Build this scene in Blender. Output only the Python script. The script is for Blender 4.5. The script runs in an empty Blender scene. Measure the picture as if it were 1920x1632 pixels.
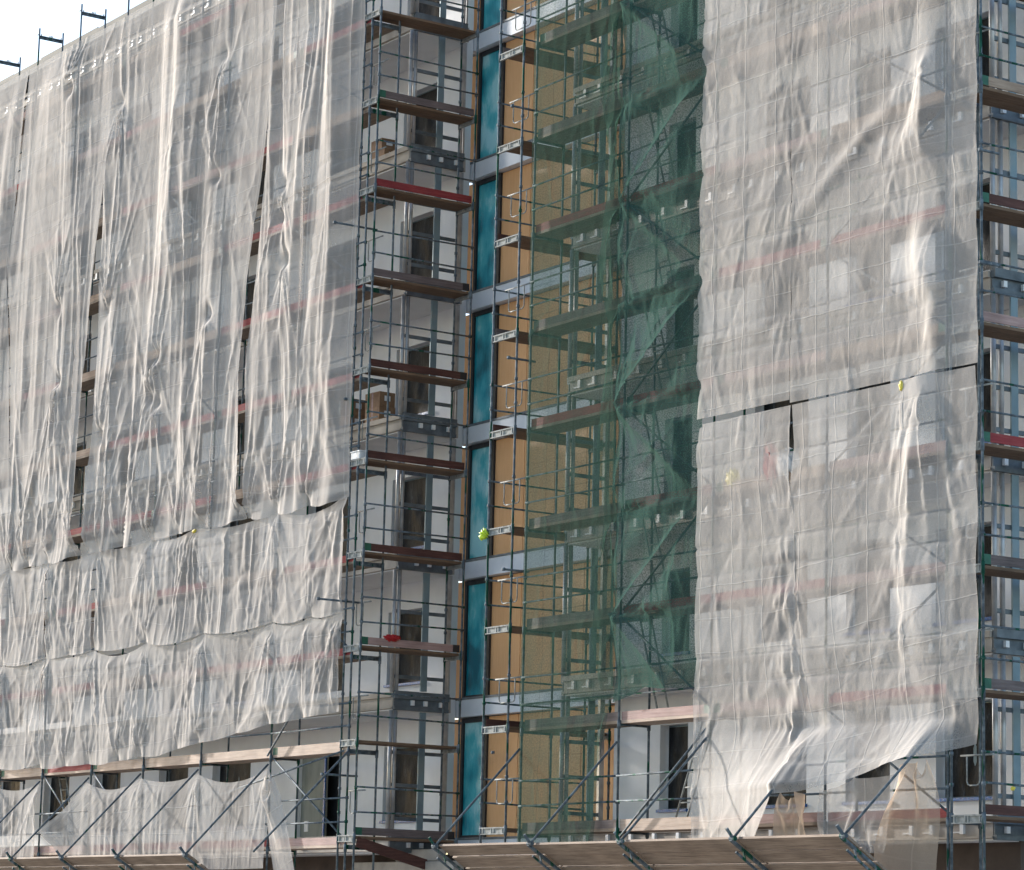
import bpy, math, random
import numpy as np
from mathutils import Vector, Matrix

# ------------------------------------------------------------------ scene, camera, light
S = bpy.context.scene
COL = S.collection
S.render.resolution_x, S.render.resolution_y = 1024, 870
S.cycles.transparent_max_bounces = 40
S.cycles.max_bounces = 8
S.cycles.diffuse_bounces = 4
S.cycles.use_denoising = True

CAM_POS = Vector((52.53099, -31.42159, -2.12424))
YAW, PITCH, ROLL, FPX = -0.98118608, 0.17323066, 0.02416595, 5439.3215
fwd = Vector((math.sin(YAW) * math.cos(PITCH), math.cos(YAW) * math.cos(PITCH), math.sin(PITCH)))
rgt = Vector((math.cos(YAW), -math.sin(YAW), 0))
upv = rgt.cross(fwd)
r2 = rgt * math.cos(ROLL) + upv * math.sin(ROLL)
u2 = upv * math.cos(ROLL) - rgt * math.sin(ROLL)
cd = bpy.data.cameras.new('camera')
cam = bpy.data.objects.new('camera', cd)
COL.objects.link(cam)
m = Matrix.Identity(4)
for i in range(3):
    m[i][0], m[i][1], m[i][2], m[i][3] = r2[i], u2[i], -fwd[i], CAM_POS[i]
cam.matrix_world = m
cd.sensor_width = 36.0
cd.lens = 36.0 * FPX / 1920.0
cd.clip_start, cd.clip_end = 0.5, 5000
S.camera = cam

SUN_TRAVEL = Vector((4.05, 1.0, -1.30)).normalized()
to_sun = -SUN_TRAVEL
sun_el = math.asin(to_sun.z)
sun_az = math.atan2(to_sun.x, to_sun.y)
W = bpy.data.worlds.new('World')
S.world = W
W.use_nodes = True
wn = W.node_tree
bg = wn.nodes['Background']
sky = wn.nodes.new('ShaderNodeTexSky')
sky.sky_type = 'NISHITA'
sky.sun_disc = False
sky.sun_elevation = sun_el
sky.sun_rotation = sun_az
sky.air_density = 1.0
sky.dust_density = 1.0
sky.ozone_density = 1.0
wn.links.new(sky.outputs[0], bg.inputs[0])
bg.inputs[1].default_value = 0.15
sl = bpy.data.lights.new('sun', 'SUN')
sl.energy = 3.5
sl.angle = math.radians(2.5)
sl.color = (1.0, 0.955, 0.90)
sun = bpy.data.objects.new('sun', sl)
COL.objects.link(sun)
sun.rotation_euler = SUN_TRAVEL.to_track_quat('-Z', 'Y').to_euler()
S.view_settings.view_transform = 'Standard'
S.view_settings.look = 'None'
S.view_settings.exposure = 1.12
S.view_settings.gamma = 1.0

R = random.Random(7)
ROOT = {}

# ------------------------------------------------------------------ materials
def mat(name):
    mt = bpy.data.materials.new(name)
    mt.use_nodes = True
    nt = mt.node_tree
    return mt, nt, nt.nodes['Principled BSDF']

def noise(nt, scale, sc=(1, 1, 1), detail=4, coord='Object', rough=0.55):
    tc = nt.nodes.new('ShaderNodeTexCoord')
    mp = nt.nodes.new('ShaderNodeMapping')
    mp.inputs['Scale'].default_value = sc
    nt.links.new(tc.outputs[coord], mp.inputs[0])
    nz = nt.nodes.new('ShaderNodeTexNoise')
    nz.inputs['Scale'].default_value = scale
    nz.inputs['Detail'].default_value = detail
    nz.inputs['Roughness'].default_value = rough
    nt.links.new(mp.outputs[0], nz.inputs['Vector'])
    return nz

def ramp(nt, src, stops):
    r = nt.nodes.new('ShaderNodeValToRGB')
    el = r.color_ramp.elements
    while len(el) < len(stops):
        el.new(0.5)
    for e, (p, c) in zip(el, stops):
        e.position = p
        e.color = (*c, 1)
    nt.links.new(src, r.inputs[0])
    return r

def bump(nt, bsdf, src, strength=0.3, dist=0.02):
    b = nt.nodes.new('ShaderNodeBump')
    b.inputs['Strength'].default_value = strength
    b.inputs['Distance'].default_value = dist
    nt.links.new(src, b.inputs['Height'])
    nt.links.new(b.outputs[0], bsdf.inputs['Normal'])
    return b

def simple(name, stops, scale=3, sc=(1, 1, 1), rough=0.7, metal=0.0, bmp=0.0, spec=0.5, detail=5):
    mt, nt, b = mat(name)
    nz = noise(nt, scale, sc, detail)
    r = ramp(nt, nz.outputs[0], stops)
    nt.links.new(r.outputs[0], b.inputs['Base Color'])
    b.inputs['Roughness'].default_value = rough
    b.inputs['Metallic'].default_value = metal
    b.inputs['Specular IOR Level'].default_value = spec
    if bmp:
        bump(nt, b, nz.outputs[0], bmp)
    return mt

M = {}
def steel(name, green):
    mt, nt, b = mat(name)
    a = noise(nt, 1.0, (6, 6, 1.1), 3)
    c = noise(nt, 9, (1, 1, 1), 4)
    base = ramp(nt, c.outputs[0], [(0.25, (0.045, 0.058, 0.07)), (0.5, (0.105, 0.13, 0.15)), (0.72, (0.20, 0.235, 0.26))])
    gr = ramp(nt, c.outputs[0], [(0.3, (0.004, 0.035, 0.025)), (0.7, (0.010, 0.10, 0.06))])
    mk = ramp(nt, a.outputs[0], [(green, (0, 0, 0)), (green + 0.02, (1, 1, 1))])
    mx = nt.nodes.new('ShaderNodeMix')
    mx.data_type = 'RGBA'
    nt.links.new(mk.outputs[0], mx.inputs['Factor'])
    nt.links.new(base.outputs[0], mx.inputs[6])
    nt.links.new(gr.outputs[0], mx.inputs[7])
    nt.links.new(mx.outputs[2], b.inputs['Base Color'])
    b.inputs['Metallic'].default_value = 0.0
    b.inputs['Roughness'].default_value = 0.72
    b.inputs['Specular IOR Level'].default_value = 0.2
    return mt
M['steel'] = steel('galvanised_steel', 0.66)
M['steel_green'] = steel('painted_green_steel', 0.56)
M['alu'] = simple('aluminium', [(0.3, (0.20, 0.21, 0.20)), (0.7, (0.40, 0.405, 0.39))], 12, rough=0.85, metal=0.0, spec=0.1)
M['post'] = simple('silver_post', [(0.3, (0.30, 0.30, 0.31)), (0.7, (0.52, 0.52, 0.52))], 4, rough=0.4, metal=0.4)
M['strip'] = simple('blue_grey_strip', [(0.3, (0.12, 0.18, 0.21)), (0.55, (0.20, 0.28, 0.32)), (0.75, (0.30, 0.30, 0.29))], 1.0, (1, 1, 1), rough=0.55, metal=0.2)
M['beam'] = simple('dark_steel_beam', [(0.3, (0.07, 0.09, 0.105)), (0.7, (0.16, 0.19, 0.215))], 4, rough=0.55, metal=0.2)

def wood(name, c1, c2, c3, ax):
    sc = {'x': (0.5, 9, 9), 'y': (9, 0.5, 9)}[ax]
    mt, nt, b = mat(name)
    nz = noise(nt, 3.0, sc, 8, rough=0.7)
    st = noise(nt, 1.3, (1, 1, 1), 4)
    r = ramp(nt, nz.outputs[0], [(0.28, c1), (0.5, c2), (0.75, c3)])
    rs = ramp(nt, st.outputs[0], [(0.3, (0.62, 0.62, 0.62)), (0.65, (1, 1, 1))])
    mx = nt.nodes.new('ShaderNodeMix')
    mx.data_type = 'RGBA'
    mx.blend_type = 'MULTIPLY'
    mx.inputs['Factor'].default_value = 0.8
    nt.links.new(r.outputs[0], mx.inputs[6])
    nt.links.new(rs.outputs[0], mx.inputs[7])
    nt.links.new(mx.outputs[2], b.inputs['Base Color'])
    b.inputs['Roughness'].default_value = 0.8
    bump(nt, b, nz.outputs[0], 0.25, 0.01)
    return mt
M['deck_y'] = wood('brown_plank', (0.09, 0.055, 0.033), (0.17, 0.105, 0.062), (0.25, 0.165, 0.105), 'y')
M['deck_x'] = wood('deck_plank', (0.16, 0.115, 0.085), (0.26, 0.195, 0.145), (0.36, 0.28, 0.21), 'x')
M['pale_x'] = wood('pale_plank', (0.36, 0.26, 0.20), (0.52, 0.40, 0.32), (0.62, 0.50, 0.41), 'x')
M['fan_x'] = wood('fan_plank', (0.15, 0.10, 0.072), (0.32, 0.235, 0.175), (0.44, 0.34, 0.26), 'x')
def toe(name, c1, c2, c3):
    for ax in 'xy':
        M[name + '_' + ax] = wood(name + '_board_' + ('along' if ax == 'x' else 'across'), c1, c2, c3, ax)
toe('red', (0.19, 0.022, 0.026), (0.30, 0.035, 0.04), (0.36, 0.10, 0.09))
toe('grey', (0.085, 0.065, 0.065), (0.15, 0.115, 0.11), (0.22, 0.185, 0.18))
toe('maroon', (0.05, 0.018, 0.014), (0.095, 0.035, 0.027), (0.15, 0.075, 0.058))
toe('pink', (0.28, 0.17, 0.155), (0.42, 0.28, 0.255), (0.52, 0.38, 0.34))
toe('wood', (0.22, 0.14, 0.10), (0.36, 0.26, 0.19), (0.46, 0.35, 0.27))
M['paint_green'] = simple('green_paint', [(0.3, (0.008, 0.075, 0.045)), (0.7, (0.02, 0.13, 0.08))], 8, rough=0.6)
M['paint_red'] = simple('red_mark', [(0.3, (0.45, 0.02, 0.03)), (0.7, (0.6, 0.05, 0.06))], 8, rough=0.6)
M['black'] = simple('black_frame', [(0.3, (0.010, 0.012, 0.015)), (0.7, (0.025, 0.028, 0.032))], 5, rough=0.5)
M['plaster'] = simple('white_plaster', [(0.28, (0.70, 0.70, 0.70)), (0.6, (0.82, 0.82, 0.83))], 0.7, rough=0.9)
M['concrete'] = simple('slab_concrete', [(0.3, (0.34, 0.30, 0.26)), (0.7, (0.50, 0.455, 0.40))], 2.5, rough=0.9, bmp=0.1)
M['fascia'] = simple('white_fascia', [(0.3, (0.66, 0.68, 0.72)), (0.7, (0.76, 0.78, 0.81))], 1.0, rough=0.6)
M['plate'] = simple('white_plate', [(0.3, (0.72, 0.73, 0.73)), (0.7, (0.85, 0.85, 0.84))], 5, rough=0.5)
M['roof'] = simple('roof_membrane', [(0.3, (0.06, 0.058, 0.05)), (0.5, (0.13, 0.125, 0.108)), (0.75, (0.20, 0.19, 0.165))], 1.2, (0.4, 1, 3), rough=0.8, bmp=0.3)
M['base'] = simple('brown_basement', [(0.3, (0.06, 0.042, 0.034)), (0.7, (0.12, 0.088, 0.07))], 1.5, rough=0.9)
M['tape'] = simple('blue_tape', [(0.3, (0.01, 0.06, 0.22)), (0.7, (0.03, 0.17, 0.5))], 20, rough=0.35, bmp=0.5)
M['card'] = simple('cardboard', [(0.3, (0.17, 0.095, 0.05)), (0.7, (0.30, 0.18, 0.10))], 6, rough=0.85)
M['lime'] = simple('lime_plastic', [(0.3, (0.50, 0.68, 0.02)), (0.7, (0.70, 0.85, 0.06))], 20, rough=0.4, bmp=0.6)
M['yellow'] = simple('yellow_plastic', [(0.3, (0.75, 0.6, 0.05)), (0.7, (0.85, 0.72, 0.12))], 20, rough=0.4)
M['redcloth'] = simple('red_cloth', [(0.3, (0.35, 0.01, 0.015)), (0.7, (0.55, 0.03, 0.03))], 20, rough=0.8)
M['sack'] = simple('pale_sack', [(0.3, (0.55, 0.55, 0.56)), (0.7, (0.75, 0.75, 0.75))], 10, rough=0.7)
M['ground'] = simple('ground_dirt', [(0.3, (0.22, 0.21, 0.20)), (0.7, (0.34, 0.33, 0.315))], 0.6, rough=0.95)
M['panel'] = simple('cement_panel', [(0.3, (0.20, 0.21, 0.18)), (0.5, (0.28, 0.29, 0.25)), (0.8, (0.36, 0.35, 0.30))], 2.0, (2, 2, 0.5), rough=0.9)

def orange():
    mt, nt, b = mat('orange_wood_panel')
    g = noise(nt, 2.2, (14, 1, 0.6), 7, rough=0.65)
    big = noise(nt, 0.35, (1, 1, 1), 3)
    r = ramp(nt, g.outputs[0], [(0.25, (0.73, 0.375, 0.155)), (0.5, (0.83, 0.45, 0.205)), (0.8, (0.88, 0.52, 0.265))])
    rb = ramp(nt, big.outputs[0], [(0.35, (0.86, 0.84, 0.82)), (0.65, (1, 1, 1))])
    mx = nt.nodes.new('ShaderNodeMix')
    mx.data_type = 'RGBA'
    mx.blend_type = 'MULTIPLY'
    mx.inputs['Factor'].default_value = 1
    nt.links.new(r.outputs[0], mx.inputs[6])
    nt.links.new(rb.outputs[0], mx.inputs[7])
    nt.links.new(mx.outputs[2], b.inputs['Base Color'])
    b.inputs['Roughness'].default_value = 0.55
    return mt
M['orange'] = orange()

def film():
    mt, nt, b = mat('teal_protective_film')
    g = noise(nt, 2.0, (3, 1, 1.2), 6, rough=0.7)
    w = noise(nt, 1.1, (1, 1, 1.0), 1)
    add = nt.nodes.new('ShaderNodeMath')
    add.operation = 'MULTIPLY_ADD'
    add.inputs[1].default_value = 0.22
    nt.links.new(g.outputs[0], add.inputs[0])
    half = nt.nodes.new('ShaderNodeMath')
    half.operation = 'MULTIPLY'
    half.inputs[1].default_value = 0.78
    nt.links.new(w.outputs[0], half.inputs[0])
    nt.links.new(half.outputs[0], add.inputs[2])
    r = ramp(nt, add.outputs[0], [(0.34, (0.005, 0.14, 0.19)), (0.43, (0.02, 0.32, 0.40)), (0.51, (0.08, 0.47, 0.54)), (0.58, (0.36, 0.70, 0.75))])  # film wrinkle tone, plus pale patches painted into the colour as reflections
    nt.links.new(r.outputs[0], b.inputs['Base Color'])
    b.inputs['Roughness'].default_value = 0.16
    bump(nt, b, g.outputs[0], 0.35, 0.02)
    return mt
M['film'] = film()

def plastic():
    mt, nt, b = mat('crumpled_clear_film')
    g = noise(nt, 2.5, (2.2, 1, 0.8), 7, rough=0.7)
    r = ramp(nt, g.outputs[0], [(0.42, (0.006, 0.007, 0.009)), (0.60, (0.022, 0.026, 0.031)), (0.76, (0.10, 0.115, 0.13))])
    nt.links.new(r.outputs[0], b.inputs['Base Color'])
    b.inputs['Roughness'].default_value = 0.45
    b.inputs['Specular IOR Level'].default_value = 0.12
    bump(nt, b, g.outputs[0], 0.6, 0.03)
    return mt
M['plastic'] = plastic()

def net(name, col, trans, t0, speck, crease):
    """open weave fabric: part of the light passes straight through the holes, more head-on than at a slant"""
    mt = bpy.data.materials.new(name)
    mt.use_nodes = True
    nt = mt.node_tree
    N, L = nt.nodes, nt.links
    N.remove(N['Principled BSDF'])
    out = N['Material Output']
    def math_(op, a, b=None):
        n = N.new('ShaderNodeMath')
        n.operation = op
        for k, v in enumerate((a, b)):
            if v is None:
                continue
            if isinstance(v, (int, float)):
                n.inputs[k].default_value = v
            else:
                L.new(v, n.inputs[k])
        return n.outputs[0]
    uv = N.new('ShaderNodeTexCoord')
    sep = N.new('ShaderNodeSeparateXYZ')
    L.new(uv.outputs['UV'], sep.inputs[0])
    # crease grid from the folded bale
    def ridge(src, period, width):
        a = math_('FRACT', math_('DIVIDE', src, period))
        a = math_('ABSOLUTE', math_('SUBTRACT', a, 0.5))
        return math_('SUBTRACT', 1.0, math_('MINIMUM', math_('DIVIDE', a, width / period), 1.0))
    wob = noise(nt, 0.9, (1, 1, 1), 2, 'UV')
    wv = math_('MULTIPLY', math_('SUBTRACT', wob.outputs[0], 0.5), 0.12)
    cu = ridge(math_('ADD', sep.outputs[0], wv), 0.98, 0.022)
    cv = ridge(math_('ADD', sep.outputs[1], wv), 0.60, 0.018)
    msk = noise(nt, 0.8, (1, 1, 1), 2, 'UV')
    mk = math_('MINIMUM', math_('MAXIMUM', math_('MULTIPLY', math_('SUBTRACT', msk.outputs[0], 0.47), 9.0), 0.0), 1.0)
    cr = math_('MAXIMUM', math_('MULTIPLY', cu, 0.9), math_('MULTIPLY', cv, math_('ADD', 0.3, math_('MULTIPLY', mk, 0.7))))
    nz = noise(nt, 3.0, (1, 1, 1), 4, 'UV', 0.68)
    cmp_ = noise(nt, 11.0, (1, 0.6, 1), 3, 'UV', 0.6)
    def crumple(scale):
        mp = N.new('ShaderNodeMapping')
        mp.inputs['Scale'].default_value = (1.25, 0.8, 1)
        dv = N.new('ShaderNodeVectorMath')
        dv.operation = 'MULTIPLY_ADD'
        dv.inputs[1].default_value = (0.5, 0.5, 0.0)
        L.new(nz.outputs['Color'], dv.inputs[0])
        L.new(uv.outputs['UV'], dv.inputs[2])
        L.new(dv.outputs[0], mp.inputs[0])
        v = N.new('ShaderNodeTexVoronoi')
        v.feature = 'DISTANCE_TO_EDGE'
        v.inputs['Scale'].default_value = scale
        L.new(mp.outputs[0], v.inputs['Vector'])
        return v.outputs['Distance']
    vor = math_('MULTIPLY', crumple(2.3), 1.1)
    nz_h = math_('ADD', math_('MULTIPLY', nz.outputs[0], 0.6), vor)
    h = math_('ADD', nz_h, math_('ADD', math_('MULTIPLY', cr, crease), math_('MULTIPLY', cmp_.outputs[0], 0.38)))
    bp = N.new('ShaderNodeBump')
    bp.inputs['Strength'].default_value = 0.45
    bp.inputs['Distance'].default_value = 0.035
    L.new(h, bp.inputs['Height'])
    dif = N.new('ShaderNodeBsdfDiffuse')
    trl = N.new('ShaderNodeBsdfTranslucent')
    tone = ramp(nt, nz.outputs[0], [(0.3, tuple(c * 0.90 for c in col)), (0.65, col)])
    L.new(tone.outputs[0], dif.inputs[0])
    trl.inputs[0].default_value = (*trans, 1)
    L.new(bp.outputs[0], dif.inputs['Normal'])
    L.new(bp.outputs[0], trl.inputs['Normal'])
    mx = N.new('ShaderNodeMixShader')
    mx.inputs[0].default_value = 0.30
    L.new(dif.outputs[0], mx.inputs[1])
    L.new(trl.outputs[0], mx.inputs[2])
    lw = N.new('ShaderNodeLayerWeight')
    lw.inputs[0].default_value = 0.5
    cosv = math_('MAXIMUM', math_('SUBTRACT', 1.0, lw.outputs['Facing']), 0.12)
    t = math_('POWER', t0, math_('DIVIDE', 1.0, cosv))
    sp = noise(nt, 34.0, (1, 1, 1), 3, 'UV', 0.7)
    t = math_('MULTIPLY', t, math_('ADD', 1.0 - speck * 0.5, math_('MULTIPLY', math_('SUBTRACT', sp.outputs[0], 0.35), speck * 2)))
    dens = noise(nt, 0.5, (1, 0.4, 1), 3, 'UV')
    t = math_('MULTIPLY', t, math_('ADD', 0.72, math_('MULTIPLY', dens.outputs[0], 0.56)))
    t = math_('MULTIPLY', t, math_('SUBTRACT', 1.0, math_('MULTIPLY', cr, 0.38)))
    trn = N.new('ShaderNodeBsdfTransparent')
    mo = N.new('ShaderNodeMixShader')
    L.new(t, mo.inputs[0])
    L.new(mx.outputs[0], mo.inputs[1])
    L.new(trn.outputs[0], mo.inputs[2])
    L.new(mo.outputs[0], out.inputs[0])
    return mt
M['net'] = net('beige_debris_net', (0.735, 0.69, 0.648), (0.46, 0.425, 0.395), 0.65, 0.15, 0.5)
M['net_tan'] = net('tan_debris_net', (0.68, 0.55, 0.43), (0.6, 0.46, 0.35), 0.50, 0.15, 0.25)
M['net_green'] = net('green_debris_net', (0.055, 0.105, 0.082), (0.04, 0.085, 0.062), 0.735, 1.1, 0.2)
M['net_green_dense'] = net('dense_green_debris_net', (0.065, 0.125, 0.105), (0.04, 0.10, 0.08), 0.55, 1.5, 0.2)

# ------------------------------------------------------------------ mesh helpers
class MB:
    def __init__(self):
        self.v, self.f = [], []
    def box(self, a, b):
        x0, x1 = sorted((a[0], b[0])); y0, y1 = sorted((a[1], b[1])); z0, z1 = sorted((a[2], b[2]))
        n = len(self.v)
        self.v += [(x0, y0, z0), (x1, y0, z0), (x1, y1, z0), (x0, y1, z0), (x0, y0, z1), (x1, y0, z1), (x1, y1, z1), (x0, y1, z1)]
        self.f += [tuple(n + i for i in q) for q in ((0, 3, 2, 1), (4, 5, 6, 7), (0, 1, 5, 4), (1, 2, 6, 5), (2, 3, 7, 6), (3, 0, 4, 7))]
        return self
    def tube(self, p, q, r=0.0242, n=8, r2=None, ref=None):
        p, q = Vector(p), Vector(q)
        d = (q - p).normalized()
        a = d.cross(Vector((0, 0, 1)) if abs(d.z) < 0.9 else Vector((1, 0, 0))).normalized()
        b = d.cross(a)
        k = len(self.v)
        r2 = r if r2 is None else r2
        for (c, rr) in ((p, r), (q, r2)):
            for i in range(n):
                t = 2 * math.pi * i / n
                self.v.append(tuple(c + (a * math.cos(t) + b * math.sin(t)) * rr))
        for i in range(n):
            j = (i + 1) % n
            self.f.append((k + i, k + j, k + n + j, k + n + i))
        self.f.append(tuple(k + i for i in reversed(range(n))))
        self.f.append(tuple(k + n + i for i in range(n)))
        return self
    def path(self, pts, r=0.017, n=7):
        for a, b in zip(pts, pts[1:]):
            self.tube(a, b, r, n)
        return self
    def bar(self, p, q, w, h, up=(0, 0, 1)):
        """rectangular bar from p to q; w across, h along up"""
        p, q = Vector(p), Vector(q)
        d = (q - p).normalized()
        s = d.cross(Vector(up)).normalized()
        u = s.cross(d).normalized()
        k = len(self.v)
        for c in (p, q):
            for (i, j) in ((-1, -1), (1, -1), (1, 1), (-1, 1)):
                self.v.append(tuple(c + s * (w / 2 * i) + u * (h / 2 * j)))
        self.f += [tuple(k + i for i in t) for t in ((3, 2, 1, 0), (4, 5, 6, 7), (0, 1, 5, 4), (1, 2, 6, 5), (2, 3, 7, 6), (3, 0, 4, 7))]
        return self
    def build(self, name, m, parent=None, smooth=False, bevel=0.0):
        off = ROOT.get(parent.name, Vector((0, 0, 0))) if parent else Vector((0, 0, 0))
        me = bpy.data.meshes.new(name)
        me.from_pydata([(v[0] - off.x, v[1] - off.y, v[2] - off.z) for v in self.v], [], self.f)
        me.materials.append(M[m] if isinstance(m, str) else m)
        if smooth:
            me.polygons.foreach_set('use_smooth', [len(p.vertices) == 4 for p in me.polygons])
        o = bpy.data.objects.new(name, me)
        COL.objects.link(o)
        if parent:
            o.parent = parent
        ROOT[o.name] = off
        if bevel:
            md = o.modifiers.new('bevel', 'BEVEL')
            md.width = bevel
            md.segments = 2
            md.limit_method = 'ANGLE'
        return o

def tag(o, label, cat, group=None, kind=None):
    o['label'] = label
    o['category'] = cat
    if group:
        o['group'] = group
    if kind:
        o['kind'] = kind
    return o

def thing(name, loc, label, cat, group=None):
    o = bpy.data.objects.new(name, None)
    COL.objects.link(o)
    o.location = loc
    o.empty_display_size = 0.3
    ROOT[o.name] = Vector(loc)
    return tag(o, label, cat, group)

# ------------------------------------------------------------------ ground
g = MB()
g.v = [(-900, -900, -3.9), (900, -900, -3.9), (900, 900, -3.9), (-900, 900, -3.9)]
g.f = [(0, 1, 2, 3)]
o = g.build('ground', 'ground')
o['kind'] = 'structure'

# ------------------------------------------------------------------ the building
FL = [0.08 + 3.05 * k for k in range(8)]           # slab tops
B = thing('apartment_building', (0, 3, -3.9), 'unfinished white apartment block with balcony slabs behind the scaffolding', 'building')
WY = 2.9
LW = [(-3.65, -2.0), (-7.5, -5.6), (-11.8, -9.85), (-14.7, -13.1), (-18.4, -16.9), (-21.6, -20.0), (-24.8, -23.2), (-28, -26.4), (-31.2, -29.6)]
RW = [(6.72, 7.62), (9.6, 11.2), (12.3, 13.5), (14.7, 16.2)]

def wall_with_windows(x0, x1, wins, nfl, zt, skip=()):
    wb = MB()
    y0, y1 = WY, WY + 0.34
    for k in range(nfl):
        zb = FL[k] - (0.36 if k else 0.0)
        ztop = FL[k + 1] - 0.36
        zs, zl = FL[k] + 0.42, FL[k] + 2.08
        ws = sorted(wins)
        xs = x0
        for (a, b) in ws:
            door = (k, a) in skip
            wb.box((xs, y0, zb), (a, y1, ztop))
            if not door:
                wb.box((a, y0, zb), (b, y1, zs))
            wb.box((a, y0, zl), (b, y1, ztop))
            xs = b
        wb.box((xs, y0, zb), (x1, y1, ztop))
    wb.box((x0, y0, FL[nfl] - 0.36), (x1, y1, zt))
    return wb.build('wall', 'plaster', B)

def window(a, b, k, blue):
    zs, zl = FL[k] + 0.42, FL[k] + 2.08
    y = WY + 0.22
    f = MB()
    t = 0.07
    f.box((a, y, zs), (a + t, y + 0.07, zl)).box((b - t, y, zs), (b, y + 0.07, zl))
    f.box((a + t, y, zs), (b - t, y + 0.07, zs + t)).box((a + t, y, zl - t), (b - t, y + 0.07, zl))
    mx = a + (b - a) * (0.5 if b - a > 1.2 else 0.0)
    if mx > a:
        f.box((mx - 0.04, y - 0.002, zs + t), (mx + 0.04, y + 0.072, zl - t))
    w = f.build('window', 'strip', B)
    p = MB()
    nx, nz = 14, 18
    rr = random.Random(hash((round(a * 10), k)) & 1023)
    ph = [rr.uniform(0, 6.28) for _ in range(6)]
    for j in range(nz + 1):
        for i in range(nx + 1):
            x = a + t * 0.6 + (b - a - 1.2 * t) * i / nx
            z = zs + t * 0.6 + (zl - zs - 1.2 * t) * j / nz
            d = 0.02 * math.sin(x * 9 + z * 2.3 + ph[0]) + 0.015 * math.sin(x * 17 - z * 4 + ph[1]) + 0.012 * math.sin(z * 7 + x * 5 + ph[2])
            p.v.append((x, y - 0.03 + d * math.sin(math.pi * i / nx) * math.sin(math.pi * j / nz), z))
    for j in range(nz):
        for i in range(nx):
            q = j * (nx + 1) + i
            p.f.append((q, q + 1, q + nx + 2, q + nx + 1))
    p.build('pane', 'plastic', w, smooth=True)
    if blue:
        s = MB()
        s.box((a - 0.03, WY - 0.06, zs - 0.05), (b + 0.03, y, zs + 0.005))
        s.build('sill_tape', 'tape', w)
    return w

DOOR = (0, -7.5)
wall_with_windows(-34, -1.27, LW, 7, 21.79, skip={DOOR})
wall_with_windows(5.18, 17.0, RW, 7, 21.45)
for k in range(7):
    for (a, b) in LW:
        if (k, a) != DOOR:
            window(a, b, k, R.random() < (0.9 if a > -4 else 0.35))
    for (a, b) in RW:
        window(a, b, k, R.random() < 0.7)
# half closed ground floor doorway left of the corner tower
d = MB().box((-7.5, WY + 0.1, FL[0]), (-6.45, WY + 0.2, FL[0] + 2.08)).build('door_panel', 'panel', B)
MB().box((-6.45, WY + 0.08, FL[0]), (-6.39, WY + 0.11, FL[0] + 2.08)).build('door_jamb', 'tape', B)
MB().box((-7.6, WY + 0.36, FL[0] - 0.2), (-5.5, WY + 0.40, FL[0] + 2.3)).build('room_shade_panel', 'black', B)  # black panel painted as the shade of the room behind the doorway
MB().box((-7.3, WY + 0.085, FL[0] + 0.25), (-7.12, WY + 0.10, FL[0] + 0.5)).build('notice', 'plate', d)

# balcony slabs with their edge steel and white mounting plates
def slab(x0, x1, yf, z, corner):
    s = MB().box((x0, yf, z - 0.34), (x1, WY - 0.003, z)).build('balcony_slab', 'concrete', B)
    e = MB()
    e.box((x0, yf - 0.05, z - 0.09), (x1, yf - 0.003, z + 0.015))
    e.box((x0, yf - 0.03, z - 0.335), (x1, yf - 0.003, z - 0.30))
    e.build('edge_strip', 'concrete', s)
    p = MB()
    x = x0 + 0.35
    while x < x1 - (0.2 if corner < 0 else 3.4):
        p.box((x, yf - 0.06, z - 0.26), (x + 0.085, yf - 0.003, z - 0.10))
        p.box((x - 0.2, yf - 0.02, z - 0.24), (x, yf - 0.004, z - 0.215))
        x += 0.75 if (int(x * 3) % 5) else 0.5
    p.build('mounting_plate', 'plate', s)
    bx = x1 if corner > 0 else x0
    b = MB()
    w = 0.10 * corner
    b.box((bx, yf, z - 0.12), (bx + w, WY - 0.1, z + 0.05))
    b.box((bx, yf, z - 0.36), (bx + w * 0.8, WY - 0.1, z - 0.28))
    b.box((bx + w * 0.3, yf, z - 0.28), (bx + w * 0.5, WY - 0.1, z - 0.12))
    b.build('edge_beam', 'beam', s)
    q = MB()
    for yy in (yf + 0.42, yf + 0.75, yf + 1.15):
        MB().box((bx + w * 0.55, yy, z - 0.25), (bx + w * 1.1, yy + 0.08, z - 0.14)).build('mounting_box', 'plate', s)
    c = MB()
    c.box((x0, yf + 0.03, z - 0.372), (x1 - 0.02, WY - 0.01, z - 0.343))
    c.build('soffit', 'plaster', s)
for k in range(8):
    slab(-34, -0.92, 1.40, FL[k], 1)
    slab(4.95, 17.28, 1.80, FL[k], -1)
    # steel at the far end of the right wing
    b = MB()
    z = FL[k]
    b.box((17.285, 1.8, z - 0.10), (17.40, WY - 0.1, z + 0.06)).box((17.285, 1.8, z - 0.36), (17.37, WY - 0.1, z - 0.28)).box((17.31, 1.8, z - 0.28), (17.33, WY - 0.1, z - 0.10))
    b.build('edge_beam', 'beam', B)
    q = MB()
    for yy in (2.0, 2.45, 2.75):
        MB().box((17.335, yy, z - 0.25), (17.40, yy + 0.08, z - 0.14)).build('mounting_box', 'plate', B)

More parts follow.
